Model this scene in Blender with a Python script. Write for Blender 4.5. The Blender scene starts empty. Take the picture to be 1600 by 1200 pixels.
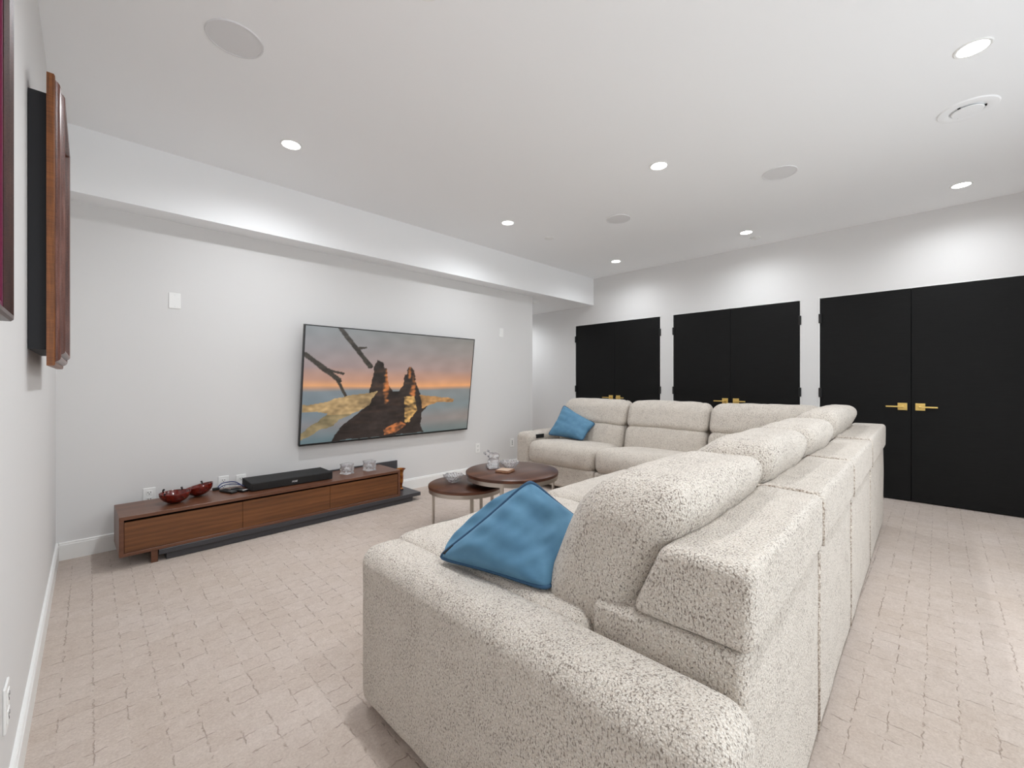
import bpy, bmesh, math, random
import numpy as np
from mathutils import Vector, Matrix, noise

random.seed(7)
S = bpy.context.scene
COL = S.collection
PI = math.pi

# ------------------------------------------------------------------ camera
cam_d = bpy.data.cameras.new('camera')
cam = bpy.data.objects.new('camera', cam_d)
COL.objects.link(cam)
cam.location = (0.1531, -0.1334, 1.15)
cam.rotation_euler = (PI / 2, 0, -0.7828)
cam_d.sensor_width = 36
cam_d.lens = 663.4 / 1600 * 36
cam_d.shift_y = -4.34 / 1600
cam_d.clip_start = 0.02
S.camera = cam

# ------------------------------------------------------------------ world, exposure
w = bpy.data.worlds.new('world')
S.world = w
w.use_nodes = True
w.node_tree.nodes['Background'].inputs[0].default_value = (0.90, 0.955, 1, 1)
w.node_tree.nodes['Background'].inputs[1].default_value = 2.85
S.view_settings.view_transform = 'Standard'
S.view_settings.look = 'None'
S.view_settings.gamma = 1
S.view_settings.use_curve_mapping = False
S.view_settings.exposure = 0.05
# fill daylight enters through an added, unseen opening in the wall behind the camera
pl_d = bpy.data.lights.new('fill_window_portal', 'AREA')
pl_d.shape = 'RECTANGLE'
pl_d.size, pl_d.size_y = 3.9, 2.1
pl_d.cycles.is_portal = True
pl = bpy.data.objects.new('fill_window_portal', pl_d)
COL.objects.link(pl)
pl.location = (2.15, -1.44, 1.17)
pl.rotation_euler = (PI / 2, 0, 0)
LAMP_W = 82.0            # each recessed downlight
try:
    S.cycles.max_bounces = 12
    S.cycles.diffuse_bounces = 8
    S.cycles.caustics_reflective = False
except Exception:
    pass

# room measures (metres): x along the television wall, y into the room depth
XB, YA, YS, ZS, ZC, XE = 5.697, 3.8425, 3.643, 2.326, 2.737, 4.509
YBACK, YHALL = -1.35, 6.3

# ------------------------------------------------------------------ materials
MATS = {}


def srgb(r, g, b):
    def c(v):
        v /= 255.0
        return v / 12.92 if v <= 0.04045 else ((v + 0.055) / 1.055) ** 2.4
    return (c(r), c(g), c(b), 1.0)


class NT:
    def __init__(self, name):
        self.m = bpy.data.materials.new(name)
        self.m.use_nodes = True
        self.t = self.m.node_tree
        self.b = self.t.nodes['Principled BSDF']
        MATS[name] = self.m

    def n(self, typ, **kw):
        nd = self.t.nodes.new(typ)
        for k, v in kw.items():
            if k.startswith('i_'):
                key = k[2:]
                key = int(key) if key.isdigit() else key.replace('_', ' ')
                nd.inputs[key].default_value = v
            else:
                setattr(nd, k, v)
        return nd

    def l(self, a, b):
        self.t.links.new(a, b)

    def set(self, **kw):
        for k, v in kw.items():
            self.b.inputs[k.replace('_', ' ')].default_value = v
        return self

    def coords(self, scale=(1, 1, 1), rot=(0, 0, 0)):
        tc = self.n('ShaderNodeTexCoord')
        mp = self.n('ShaderNodeMapping')
        mp.inputs['Scale'].default_value = scale
        mp.inputs['Rotation'].default_value = rot
        self.l(tc.outputs['Object'], mp.inputs['Vector'])
        return mp.outputs['Vector']

    def noise(self, vec, scale, detail=3, rough=0.5):
        nd = self.n('ShaderNodeTexNoise')
        nd.inputs['Scale'].default_value = scale
        nd.inputs['Detail'].default_value = detail
        nd.inputs['Roughness'].default_value = rough
        self.l(vec, nd.inputs['Vector'])
        return nd.outputs['Fac']

    def ramp(self, fac, stops):
        r = self.n('ShaderNodeValToRGB')
        el = r.color_ramp.elements
        while len(el) < len(stops):
            el.new(0.5)
        for e, (p, c) in zip(el, stops):
            e.position = p
            e.color = c
        self.l(fac, r.inputs['Fac'])
        return r.outputs['Color']

    def mix(self, fac, a, b, mode='MIX'):
        m = self.n('ShaderNodeMix', data_type='RGBA', blend_type=mode)
        for sock, v in ((m.inputs[0], fac), (m.inputs[6], a), (m.inputs[7], b)):
            if hasattr(v, 'links'):
                self.l(v, sock)
            else:
                sock.default_value = v
        return m.outputs[2]

    def math(self, op, a, b=0.5):
        m = self.n('ShaderNodeMath', operation=op)
        for sock, v in ((m.inputs[0], a), (m.inputs[1], b)):
            if hasattr(v, 'links'):
                self.l(v, sock)
            else:
                sock.default_value = v
        return m.outputs[0]

    def color(self, c):
        self.l(c, self.b.inputs['Base Color'])

    def bump(self, h, strength=0.3, dist=0.01):
        bp = self.n('ShaderNodeBump')
        bp.inputs['Strength'].default_value = strength
        bp.inputs['Distance'].default_value = dist
        self.l(h, bp.inputs['Height'])
        self.l(bp.outputs['Normal'], self.b.inputs['Normal'])


def plain(name, col, rough=0.5, metal=0.0, **kw):
    t = NT(name)
    t.set(Base_Color=col, Roughness=rough, Metallic=metal, **kw)
    return t


def paint(name, col):
    t = plain(name, col, 0.75)
    v = t.coords()
    t.bump(t.noise(v, 160, 2), 0.04, 0.002)
    return t


paint('wall_paint', srgb(220, 219, 218))
paint('ceiling_paint', srgb(246, 247, 248))
paint('trim_paint', srgb(236, 236, 234)).set(Roughness=0.4)
plain('white_plastic', srgb(238, 238, 236), 0.35)
plain('grille_white', srgb(226, 226, 227), 0.8)
plain('black_metal', srgb(18, 18, 18), 0.45)
plain('black_plastic', srgb(20, 20, 21), 0.4)
plain('black_cloth', srgb(34, 34, 35), 0.9)
plain('dark_void', srgb(9, 9, 9), 0.9)
plain('rubber_black', srgb(14, 14, 15), 0.6)
plain('cable_blue', srgb(60, 70, 120), 0.4)
plain('silver_print', srgb(215, 215, 215), 0.4)
plain('ring_steel', srgb(196, 190, 183), 0.32, 1.0)
plain('brass', srgb(236, 204, 124), 0.42, 0.85)
plain('mirror_strip', srgb(228, 222, 210), 0.2, 1.0)
plain('mat_red', srgb(176, 28, 44), 0.6)
plain('mat_pink', srgb(196, 120, 128), 0.6)
plain('mat_plum', srgb(112, 30, 70), 0.6)
plain('card_tan', srgb(196, 160, 124), 0.6)
plain('card_cream', srgb(222, 208, 186), 0.6)
plain('shadow_black', srgb(30, 30, 34), 0.6)
plain('stone_light', srgb(186, 160, 140), 0.5)

t = NT('carpet')
v = t.coords()
br = t.n('ShaderNodeTexBrick', offset=0.0, offset_frequency=2, squash=1.0)
for k, val in (('Scale', 1.0), ('Mortar Size', 0.0034), ('Mortar Smooth', 0.9), ('Bias', 0.0), ('Brick Width', 0.086), ('Row Height', 0.086)):
    br.inputs[k].default_value = val
br.inputs['Color1'].default_value = (0, 0, 0, 1)
br.inputs['Color2'].default_value = (1, 1, 1, 1)
br.inputs['Mortar'].default_value = (0.5, 0.5, 0.5, 1)
wob = t.n('ShaderNodeTexNoise')
wob.inputs['Scale'].default_value = 38
t.l(v, wob.inputs['Vector'])
va = t.n('ShaderNodeVectorMath', operation='MULTIPLY_ADD')
t.l(wob.outputs['Color'], va.inputs[0])
va.inputs[1].default_value = (0.020, 0.020, 0)
t.l(v, va.inputs[2])
t.l(va.outputs[0], br.inputs['Vector'])
n_fine = t.noise(v, 120, 5, 0.75)
n_mid = t.noise(v, 26, 4, 0.65)
n_big = t.noise(v, 2.2, 2)
n_dash = t.noise(v, 21, 2)
block = t.ramp(br.outputs['Color'], [(0, srgb(180, 163, 149)), (1, srgb(208, 195, 186))])
c = t.mix(0.55, block, t.ramp(n_mid, [(0.32, srgb(166, 148, 134)), (0.68, srgb(215, 202, 192))]))
c = t.mix(0.45, c, t.ramp(n_fine, [(0.3, srgb(138, 121, 108)), (0.7, srgb(219, 206, 195))]))
c = t.mix(0.25, c, t.ramp(n_big, [(0.3, srgb(172, 156, 142)), (0.7, srgb(192, 181, 175))]))
line = t.math('MULTIPLY', br.outputs['Fac'], t.ramp(n_dash, [(0.46, (0.0, 0.0, 0.0, 1)), (0.58, (1, 1, 1, 1))]))
c = t.mix(t.math('MULTIPLY', line, 0.42), c, srgb(126, 104, 88))
t.color(c)
t.set(Roughness=0.95)
t.b.inputs['Sheen Weight'].default_value = 0.15
t.bump(t.math('SUBTRACT', t.math('MULTIPLY', n_fine, 0.7), line), 0.55, 0.008)

t = NT('door_black')
v = t.coords((1, 2.0, 60))
n1 = t.noise(v, 3.0, 6, 0.6)
t.color(t.ramp(n1, [(0.25, srgb(10, 10, 10)), (0.8, srgb(22, 22, 22))]))
t.set(Roughness=0.55)
t.b.inputs['Specular IOR Level'].default_value = 0.2
t.bump(n1, 0.12, 0.003)


def wood(name, dark, mid, light, rough, scale, stretch=(0.6, 9, 9), streak=0.5):
    t = NT(name)
    v = t.coords(stretch)
    n1 = t.noise(v, scale, 5, 0.6)
    wv = t.n('ShaderNodeTexWave', wave_type='BANDS', bands_direction='Z')
    wv.inputs['Scale'].default_value = scale * 0.7
    wv.inputs['Distortion'].default_value = 7
    wv.inputs['Detail'].default_value = 3
    wv.inputs['Detail Scale'].default_value = 1.2
    t.l(v, wv.inputs['Vector'])
    f = t.mix(streak, n1, wv.outputs['Color'])
    c = t.ramp(f, [(0.28, dark), (0.5, mid), (0.72, light)])
    fine = t.noise(t.coords((3, 160, 160)), 3, 3)
    c = t.mix(0.35, c, t.ramp(fine, [(0.3, dark), (0.7, light)]))
    t.color(c)
    t.set(Roughness=rough)
    t.bump(fine, 0.05, 0.002)
    return t


wood('walnut', srgb(78, 46, 30), srgb(102, 64, 45), srgb(122, 80, 58), 0.34, 1.6, (0.5, 7, 7), 0.12)
wood('walnut_drawer', srgb(66, 36, 16), srgb(104, 62, 30), srgb(136, 86, 46), 0.42, 1.7, (0.55, 6, 8), 0.14)
wood('table_walnut', srgb(58, 32, 22), srgb(82, 49, 34), srgb(104, 66, 48), 0.28, 1.2, (1, 8, 8))
wood('frame_oak', srgb(70, 36, 14), srgb(122, 70, 30), srgb(150, 92, 44), 0.4, 3.0, (40, 40, 1.2), 0.08)
wood('frame_mahogany', srgb(48, 22, 16), srgb(92, 52, 40), srgb(140, 96, 84), 0.3, 3.0, (40, 40, 1.2), 0.08)
wood('frame_dark', srgb(34, 18, 16), srgb(58, 32, 27), srgb(86, 52, 42), 0.35, 3.0, (40, 40, 1.2), 0.08)
wood('coaster_wood', srgb(96, 62, 44), srgb(138, 98, 74), srgb(170, 128, 100), 0.45, 3.0)

t = plain('dark_laminate', srgb(60, 60, 64), 0.36)
v = t.coords((1, 20, 20))
t.bump(t.noise(v, 4, 4), 0.05, 0.002)

t = NT('thin_glass')
tr = t.n('ShaderNodeBsdfTransparent')
gl = t.n('ShaderNodeBsdfGlossy')
gl.inputs['Roughness'].default_value = 0.02
mx = t.n('ShaderNodeMixShader')
mx.inputs[0].default_value = 0.06
t.l(tr.outputs[0], mx.inputs[1])
t.l(gl.outputs[0], mx.inputs[2])
t.l(mx.outputs[0], t.t.nodes['Material Output'].inputs['Surface'])

# boucle: cream loops with taupe flecks
t = NT('boucle')
v = t.coords()
va = t.n('ShaderNodeVectorMath', operation='MULTIPLY_ADD')
wob = t.n('ShaderNodeTexNoise')
wob.inputs['Scale'].default_value = 120
t.l(v, wob.inputs['Vector'])
t.l(wob.outputs['Color'], va.inputs[0])
va.inputs[1].default_value = (0.006, 0.006, 0.006)
t.l(v, va.inputs[2])
vo = t.n('ShaderNodeTexVoronoi', feature='F1')
vo.inputs['Scale'].default_value = 230
t.l(va.outputs[0], vo.inputs['Vector'])
fleck = t.n('ShaderNodeTexNoise')
fleck.inputs['Scale'].default_value = 205
fleck.inputs['Detail'].default_value = 2.0
fleck.inputs['Roughness'].default_value = 0.5
mpf = t.n('ShaderNodeMapping')
mpf.inputs['Scale'].default_value = (1.2, 1.2, 0.7)
t.l(v, mpf.inputs['Vector'])
t.l(mpf.outputs['Vector'], fleck.inputs['Vector'])
dens = t.noise(v, 16, 2)
thr = t.math('ADD', fleck.outputs['Fac'], t.math('MULTIPLY', t.math('SUBTRACT', dens, 0.5), 0.16))
fl = t.ramp(thr, [(0.36, (1, 1, 1, 1)), (0.44, (0, 0, 0, 1))])
loop = t.ramp(vo.outputs['Distance'], [(0.0, srgb(230, 224, 215)), (0.7, srgb(200, 190, 178))])
t.color(t.mix(t.math('MULTIPLY', fl, 0.8), loop, srgb(122, 108, 96)))
t.set(Roughness=0.95)
t.b.inputs['Sheen Weight'].default_value = 0.2
hgt = t.math('SUBTRACT', t.math('MULTIPLY', vo.outputs['Distance'], -0.8), t.math('MULTIPLY', fl, 0.6))
t.bump(hgt, 0.7, 0.006)

t = NT('boucle_seam')
v = t.coords()
t.color(t.ramp(t.noise(v, 150, 2), [(0.35, srgb(122, 106, 92)), (0.6, srgb(206, 197, 186))]))
t.set(Roughness=0.95)

t = NT('velvet_blue')
v = t.coords()
t.color(t.ramp(t.noise(v, 14, 4), [(0.3, srgb(70, 114, 143)), (0.7, srgb(84, 129, 157))]))
t.set(Roughness=0.7)
t.b.inputs['Sheen Weight'].default_value = 0.5
t.b.inputs['Sheen Roughness'].default_value = 0.35
t.b.inputs['Sheen Tint'].default_value = srgb(150, 195, 220)
t.bump(t.noise(v, 420, 2), 0.08, 0.002)
plain('piping_blue', srgb(38, 76, 106), 0.7)

t = NT('red_lacquer')
v = t.coords()
t.color(t.ramp(t.noise(v, 60, 3), [(0.3, srgb(72, 12, 7)), (0.7, srgb(118, 28, 16))]))
t.set(Roughness=0.16)
t.b.inputs['Coat Weight'].default_value = 0.6
plain('bronze_dark', srgb(52, 44, 44), 0.35, 0.6)

plain('crystal', (0.97, 0.97, 0.985, 1), 0.03, 0.0, Transmission_Weight=0.82, IOR=1.45)
t = NT('amber_glass')
v = t.coords((1, 1, 1))
t.color(t.ramp(t.noise(v, 22, 3), [(0.35, srgb(120, 52, 12)), (0.65, srgb(206, 132, 44))]))
t.set(Roughness=0.12)
t.b.inputs['Transmission Weight'].default_value = 0.35
plain('picture_glass', (0.9, 0.9, 0.92, 1), 0.05, 0.0, Transmission_Weight=0.0, IOR=1.45)

t = NT('lamp_glow')
t.set(Base_Color=(1, 1, 1, 1))
t.b.inputs['Emission Color'].default_value = (1, 0.985, 0.96, 1)
t.b.inputs['Emission Strength'].default_value = 14.0

t = NT('tv_picture')
at = t.n('ShaderNodeAttribute', attribute_name='picture')
t.set(Base_Color=(0.01, 0.01, 0.01, 1), Roughness=0.25)
t.l(at.outputs['Color'], t.b.inputs['Emission Color'])
t.b.inputs['Emission Strength'].default_value = 0.85

t = NT('painting_dark')
v = t.coords()
t.color(t.ramp(t.noise(v, 3, 5), [(0.3, srgb(52, 44, 40)), (0.5, srgb(96, 84, 66)), (0.7, srgb(140, 122, 96))]))
t.set(Roughness=0.5)

# ------------------------------------------------------------------ object helpers


def tag(o, label=None, cat=None, group=None, kind=None):
    if label:
        o['label'] = label
    if cat:
        o['category'] = cat
    if group:
        o['group'] = group
    if kind:
        o['kind'] = kind
    return o


def empty(name, loc=(0, 0, 0), rz=0.0, parent=None):
    o = bpy.data.objects.new(name, None)
    COL.objects.link(o)
    o.empty_display_size = 0.1
    o.location = loc
    o.rotation_euler = (0, 0, rz)
    if parent:
        o.parent = parent
    return o


def link(name, me, mat, parent=None, smooth=False):
    o = bpy.data.objects.new(name, me)
    COL.objects.link(o)
    if mat:
        me.materials.append(MATS[mat])
    if smooth:
        me.polygons.foreach_set('use_smooth', [True] * len(me.polygons))
    if parent:
        o.parent = parent
    return o


def bm_obj(name, bm, mat, parent=None, smooth=False, bevel=0.0, seg=2):
    bmesh.ops.recalc_face_normals(bm, faces=bm.faces)
    if bevel > 0:
        es = [e for e in bm.edges if len(e.link_faces) == 2 and e.calc_face_angle(0) > 0.5]
        bmesh.ops.bevel(bm, geom=es, offset=bevel, segments=seg, affect='EDGES', profile=0.5, clamp_overlap=True)
    me = bpy.data.meshes.new(name)
    bm.to_mesh(me)
    bm.free()
    o = link(name, me, mat, parent, smooth)
    return o


def bx(bm, lo, hi):
    vs = [bm.verts.new((x, y, z)) for x in (lo[0], hi[0]) for y in (lo[1], hi[1]) for z in (lo[2], hi[2])]
    for f in ((0, 1, 3, 2), (4, 6, 7, 5), (0, 4, 5, 1), (2, 3, 7, 6), (0, 2, 6, 4), (1, 5, 7, 3)):
        bm.faces.new([vs[i] for i in f])
    return vs


def box(name, lo, hi, mat, parent=None, bevel=0.0, seg=2, smooth=False):
    bm = bmesh.new()
    bx(bm, lo, hi)
    return bm_obj(name, bm, mat, parent, smooth, bevel, seg)


def boxes(name, lst, mat, parent=None, bevel=0.0):
    bm = bmesh.new()
    for lo, hi in lst:
        bx(bm, lo, hi)
    return bm_obj(name, bm, mat, parent, False, bevel)


def lathe(bm, prof, n=40, c=(0, 0, 0), arc=None):
    rings = []
    for r, z in prof:
        if r < 1e-6:
            rings.append([bm.verts.new((c[0], c[1], c[2] + z))])
        else:
            rings.append([bm.verts.new((c[0] + r * math.cos(2 * PI * i / n), c[1] + r * math.sin(2 * PI * i / n), c[2] + z)) for i in range(n)])
    for a, b in zip(rings, rings[1:]):
        for i in range(n):
            j = (i + 1) % n
            if len(a) == 1 and len(b) == 1:
                continue
            if len(a) == 1:
                bm.faces.new((a[0], b[i], b[j]))
            elif len(b) == 1:
                bm.faces.new((a[i], a[j], b[0]))
            else:
                bm.faces.new((a[i], a[j], b[j], b[i]))
    return rings


def lathe_obj(name, prof, mat, parent=None, n=40, c=(0, 0, 0), smooth=True):
    bm = bmesh.new()
    lathe(bm, prof, n, c)
    o = bm_obj(name, bm, mat, parent, smooth)
    if smooth:
        sharp(o)
    return o


def sharp(o, ang=0.6):
    me = o.data
    bm = bmesh.new()
    bm.from_mesh(me)
    for e in bm.edges:
        if len(e.link_faces) == 2 and e.calc_face_angle(0) > ang:
            e.smooth = False
    bm.to_mesh(me)
    bm.free()


def tube(bm, pts, r, n=8, closed=False, cap=True):
    pts = [Vector(p) for p in pts]
    rings = []
    N = len(pts)
    up = Vector((0, 0, 1))
    prev = None
    for i, p in enumerate(pts):
        if closed:
            d = pts[(i + 1) % N] - pts[i - 1]
        else:
            d = pts[min(i + 1, N - 1)] - pts[max(i - 1, 0)]
        d.normalize()
        if prev is None:
            a = d.cross(up)
            if a.length < 1e-3:
                a = d.cross(Vector((1, 0, 0)))
        else:
            a = prev - d * prev.dot(d)
        a.normalize()
        prev = a
        b = d.cross(a)
        rr = r[i] if isinstance(r, (list, tuple)) else r
        rings.append([bm.verts.new(p + (a * math.cos(2 * PI * k / n) + b * math.sin(2 * PI * k / n)) * rr) for k in range(n)])
    for i in range(N if closed else N - 1):
        A, B = rings[i], rings[(i + 1) % N]
        for k in range(n):
            bm.faces.new((A[k], A[(k + 1) % n], B[(k + 1) % n], B[k]))
    if not closed and cap:
        bm.faces.new(rings[0])
        bm.faces.new(rings[-1])


def tube_obj(name, pts, r, mat, parent=None, n=8, closed=False):
    bm = bmesh.new()
    tube(bm, pts, r, n, closed)
    return bm_obj(name, bm, mat, parent, True)


def samples(h, r, step):
    k = 4
    a = list(np.linspace(-h, -h + r, k + 1))
    n = max(1, int(round((2 * h - 2 * r) / step)))
    return a + list(np.linspace(-h + r, h - r, n + 1))[1:] + list(np.linspace(h - r, h, k + 1))[1:]


def soft_mesh(name, lo, hi, r, step, fn=None):
    """dense rounded box; fn(P, q) moves the points (P world-like coords, q in -1..1)"""
    lo = np.array(lo, float)
    hi = np.array(hi, float)
    c = (lo + hi) / 2
    h = (hi - lo) / 2
    r = min(r, h.min() * 0.98)
    sm = [samples(h[i], r, step) for i in range(3)]
    idx = {}
    P = []
    F = []

    def vid(p):
        k = (round(p[0], 5), round(p[1], 5), round(p[2], 5))
        if k not in idx:
            idx[k] = len(P)
            P.append(p)
        return idx[k]
    for ax in range(3):
        b, d = [(1, 2), (2, 0), (0, 1)][ax]
        for s in (-1, 1):
            for i in range(len(sm[b]) - 1):
                for j in range(len(sm[d]) - 1):
                    q = []
                    for (ii, jj) in ((i, j), (i + 1, j), (i + 1, j + 1), (i, j + 1)):
                        p = [0, 0, 0]
                        p[ax] = s * h[ax]
                        p[b] = sm[b][ii]
                        p[d] = sm[d][jj]
                        q.append(vid(p))
                    F.append(q if s > 0 else q[::-1])
    P = np.array(P)
    core = np.clip(P, -(h - r), h - r)
    D = P - core
    L = np.linalg.norm(D, axis=1, keepdims=True)
    P2 = core + D / np.maximum(L, 1e-9) * r
    q = P2 / h
    P2 = P2 + c
    if fn is not None:
        P2 = fn(P2, q)
    me = bpy.data.meshes.new(name)
    me.from_pydata([tuple(p) for p in P2], [], F)
    return me


def soft(name, lo, hi, r, step, mat, parent, fn=None, flip=False):
    me = soft_mesh(name, lo, hi, r, step, fn)
    if flip:
        me.flip_normals()
    return link(name, me, mat, parent, True)


def nz(P, scale, amp, seed=0.0):
    out = np.zeros(len(P))
    for i, p in enumerate(P):
        out[i] = noise.noise((p[0] * scale + seed, p[1] * scale - seed * 0.7, p[2] * scale + 3 * seed)) * amp
    return out


# ================================================================== the setting
struct = lambda o, label: tag(o, label, None, None, 'structure')

struct(box('floor', (-0.15, YBACK - 0.15, -0.1), (XB + 0.9, YHALL + 0.15, 0), 'carpet'), 'beige patterned cut-loop carpet covering the whole floor')
struct(box('ceiling', (-0.15, YBACK - 0.15, ZC), (XB + 0.15, YS, ZC + 0.12), 'ceiling_paint'), 'flat white ceiling with recessed lights')
struct(box('wall_left', (-0.15, YBACK - 0.15, 0), (0, YA + 0.15, ZC), 'wall_paint'), 'pale grey side wall carrying the framed pictures')
struct(box('wall_front', (0, YA, 0), (XE, YA + 0.15, ZS), 'wall_paint'), 'pale grey wall behind the television')
WX0, WX1, WZ0, WZ1 = 0.2, 4.1, 0.12, 2.22
struct(boxes('wall_back', [((0, YBACK - 0.15, 0), (WX0, YBACK, ZC)), ((WX1, YBACK - 0.15, 0), (XB, YBACK, ZC)),
                           ((WX0, YBACK - 0.15, 0), (WX1, YBACK, WZ0)), ((WX0, YBACK - 0.15, WZ1), (WX1, YBACK, ZC))], 'wall_paint'), 'pale grey wall behind the camera')
fill_win = empty('fill_window_1', ((WX0 + WX1) / 2, YBACK - 0.1, 0))  # added glazed opening, out of view, to brighten the ceiling
tag(fill_win, 'unseen glazed opening added for fill light in the wall behind the camera', None, None, 'structure')
hw = (WX1 - WX0) / 2
boxes('fill_window_frame', [((-hw, -0.03, WZ0), (hw, 0.03, WZ0 + 0.05)), ((-hw, -0.03, WZ1 - 0.05), (hw, 0.03, WZ1))] +
      [((x - 0.025, -0.03, WZ0 + 0.05), (x + 0.025, 0.03, WZ1 - 0.05)) for x in (-hw + 0.025, -hw / 3, hw / 3, hw - 0.025)], 'trim_paint', fill_win)
for k in range(3):
    xa = -hw + 0.05 if k == 0 else -hw / 3 + 0.025 if k == 1 else hw / 3 + 0.025
    xb = -hw / 3 - 0.025 if k == 0 else hw / 3 - 0.025 if k == 1 else hw - 0.05
    box('fill_pane', (xa, -0.003, WZ0 + 0.05), (xb, 0.003, WZ1 - 0.05), 'thin_glass', fill_win)
struct(box('trim_1', (-0.15, YS, ZS), (XB + 0.15, YHALL + 0.15, ZC + 0.12), 'ceiling_paint'), 'white dropped bulkhead running above the television wall')
struct(box('wall_hall', (XE - 0.15, YHALL, 0), (XB, YHALL + 0.15, ZS), 'wall_paint'), 'pale wall closing the far end of the passage')
struct(box('wall_passage', (XE - 0.15, YA + 0.15, 0), (XE, YHALL, ZS), 'wall_paint'), 'pale side wall of the passage behind the television wall')

DOORS = [(2.56, 3.987), (0.944, 2.375), (-0.662, 0.765)]
DH = 2.035
# wall with three openings
parts = []
edges = [YBACK - 0.15]
for a, b in sorted(DOORS):
    edges += [a - 0.012, b + 0.012]
edges.append(YHALL + 0.15)
for i in range(0, len(edges), 2):
    parts.append(((XB, edges[i], 0), (XB + 0.15, edges[i + 1], DH + 0.012)))
parts.append(((XB, YBACK - 0.15, DH + 0.012), (XB + 0.15, YHALL + 0.15, ZC)))
struct(boxes('wall_right', parts, 'wall_paint'), 'pale grey wall with three pairs of black doors')

place = ['beside the passage, furthest from the camera', 'in the middle of the three pairs', 'nearest the camera at the right edge of the photo']
for n, (a, b) in enumerate(DOORS):
    root = empty('door_%d' % (n + 1), (XB, (a + b) / 2, 0))
    tag(root, 'pair of flush black doors with brass levers, ' + place[n], None, None, 'structure')
    W = (b - a) / 2
    # thin white jamb lining in the opening
    fr = boxes('door_jamb', [((-0.003, W + 0.001, 0), (0.13, W + 0.011, DH + 0.011)), ((-0.003, -W - 0.011, 0), (0.13, -W - 0.001, DH + 0.011)),
                             ((-0.003, -W - 0.001, DH + 0.001), (0.13, W + 0.001, DH + 0.011))], 'trim_paint', root)
    for s in (1, -1):
        y0, y1 = (0.0015, W - 0.002) if s > 0 else (-W + 0.002, -0.0015)
        leaf = box('door_leaf', (0.004, y0, 0.012), (0.044, y1, DH - 0.002), 'door_black', root, 0.002, 1)
        yc = s * 0.062
        plate = box('rosette', (-0.006, yc - 0.034, 0.873), (0.004, yc + 0.034, 0.941), 'brass', leaf, 0.002, 2)
        bm = bmesh.new()
        tube(bm, [(-0.004, yc, 0.907), (-0.05, yc, 0.907)], 0.010, 14)
        bm_obj('lever_neck', bm, 'brass', leaf, True)
        ya, yb = sorted((yc - s * 0.012, yc + s * 0.118))
        box('lever', (-0.058, ya, 0.900), (-0.044, yb, 0.914), 'brass', leaf, 0.003, 2)
        for z in (0.22, 1.03, 1.82):
            yh = s * (W - 0.002)
            h1 = box('hinge', (-0.012, yh - 0.014, z - 0.05), (0.006, yh + 0.012, z + 0.05), 'black_metal', leaf, 0.004, 2)
    box('door_void', (0.06, -W, 0.0), (0.12, W, DH), 'dark_void', root)

# baseboards: body, lip
HB = 0.113


def baseboard(name, p0, p1, nrm, label):
    """straight run from p0 to p1 on the wall face, nrm points into the room"""
    p0, p1, nv = Vector(p0), Vector(p1), Vector(nrm)
    prof = [(0, 0), (0.014, 0), (0.014, HB - 0.016), (0.011, HB - 0.012), (0.011, HB - 0.004), (0.008, HB), (0, HB)]
    bm = bmesh.new()
    R = [[bm.verts.new((p.x + nv.x * d, p.y + nv.y * d, z)) for d, z in prof] for p in (p0, p1)]
    k = len(prof)
    for i in range(k):
        bm.faces.new((R[0][i], R[0][(i + 1) % k], R[1][(i + 1) % k], R[1][i]))
    bm.faces.new(R[0])
    bm.faces.new(R[1])
    return struct(bm_obj(name, bm, 'trim_paint'), label)


baseboard('baseboard_left', (0, YBACK), (0, YA), (1, 0), 'white baseboard along the picture wall')
baseboard('baseboard_front', (0.0142, YA), (XE, YA), (0, -1), 'white baseboard along the television wall')
ys = [e for e in edges]
for i in range(0, len(ys), 2):
    y0 = max(ys[i], YBACK)
    y1 = min(ys[i + 1], YHALL)
    baseboard('baseboard_right', (XB, y0), (XB, y1), (-1, 0), 'short white baseboard between black doors')

# ================================================================== ceiling fixtures
LIGHTS = [
    (1.111, 2.93, 'recessed ceiling downlight left of the television, nearest the picture wall'),
    (3.12, 2.91, 'recessed ceiling downlight above the right end of the television'),
    (5.09, 2.88, 'farthest recessed ceiling downlight, in the corner over the first pair of doors'),
    (3.125, 1.32, 'recessed ceiling downlight in the middle of the ceiling'),
    (5.115, 1.315, 'recessed ceiling downlight in front of the middle pair of doors'),
    (5.15, -0.262, 'recessed ceiling downlight in front of the nearest pair of doors'),
    (3.135, -0.248, 'largest recessed ceiling downlight, at the top edge on the right'),
    (1.11, 1.32, 'recessed ceiling downlight over the open carpet, above the top edge of the photo'),
    (1.11, -0.26, 'recessed ceiling downlight right behind the camera'),
]


def downlight(x, y, z, label, power=1.0):
    root = empty('recessed_downlight', (x, y, z))
    tag(root, label, 'ceiling light', 'recessed ceiling downlights')
    lathe_obj('trim_ring', [(0.055, -0.001), (0.055, -0.004), (0.064, -0.005), (0.068, -0.002), (0.068, 0.0)], 'white_plastic', root, 32)
    lathe_obj('lens', [(0.055, -0.003), (0.03, -0.0045), (0, -0.005)], 'lamp_glow', root, 32)
    ld = bpy.data.lights.new('downlight_lamp', 'SPOT')
    ld.spot_size = math.radians(165)
    ld.spot_blend = 1.0
    ld.shadow_soft_size = 0.045
    ld.energy = LAMP_W * power
    ld.color = (0.93, 0.965, 1.0)
    lo = bpy.data.objects.new('downlight_lamp', ld)
    COL.objects.link(lo)
    lo.parent = root
    lo.location = (0, 0, -0.01)
    return root


for x, y, lab in LIGHTS:
    downlight(x, y, ZC, lab, 0.6 if x > 5 else 1.0)     # the lamps beside the door wall are dimmed
downlight(5.1, 5.1, ZS, 'recessed downlight in the low ceiling of the passage', 0.8)

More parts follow.
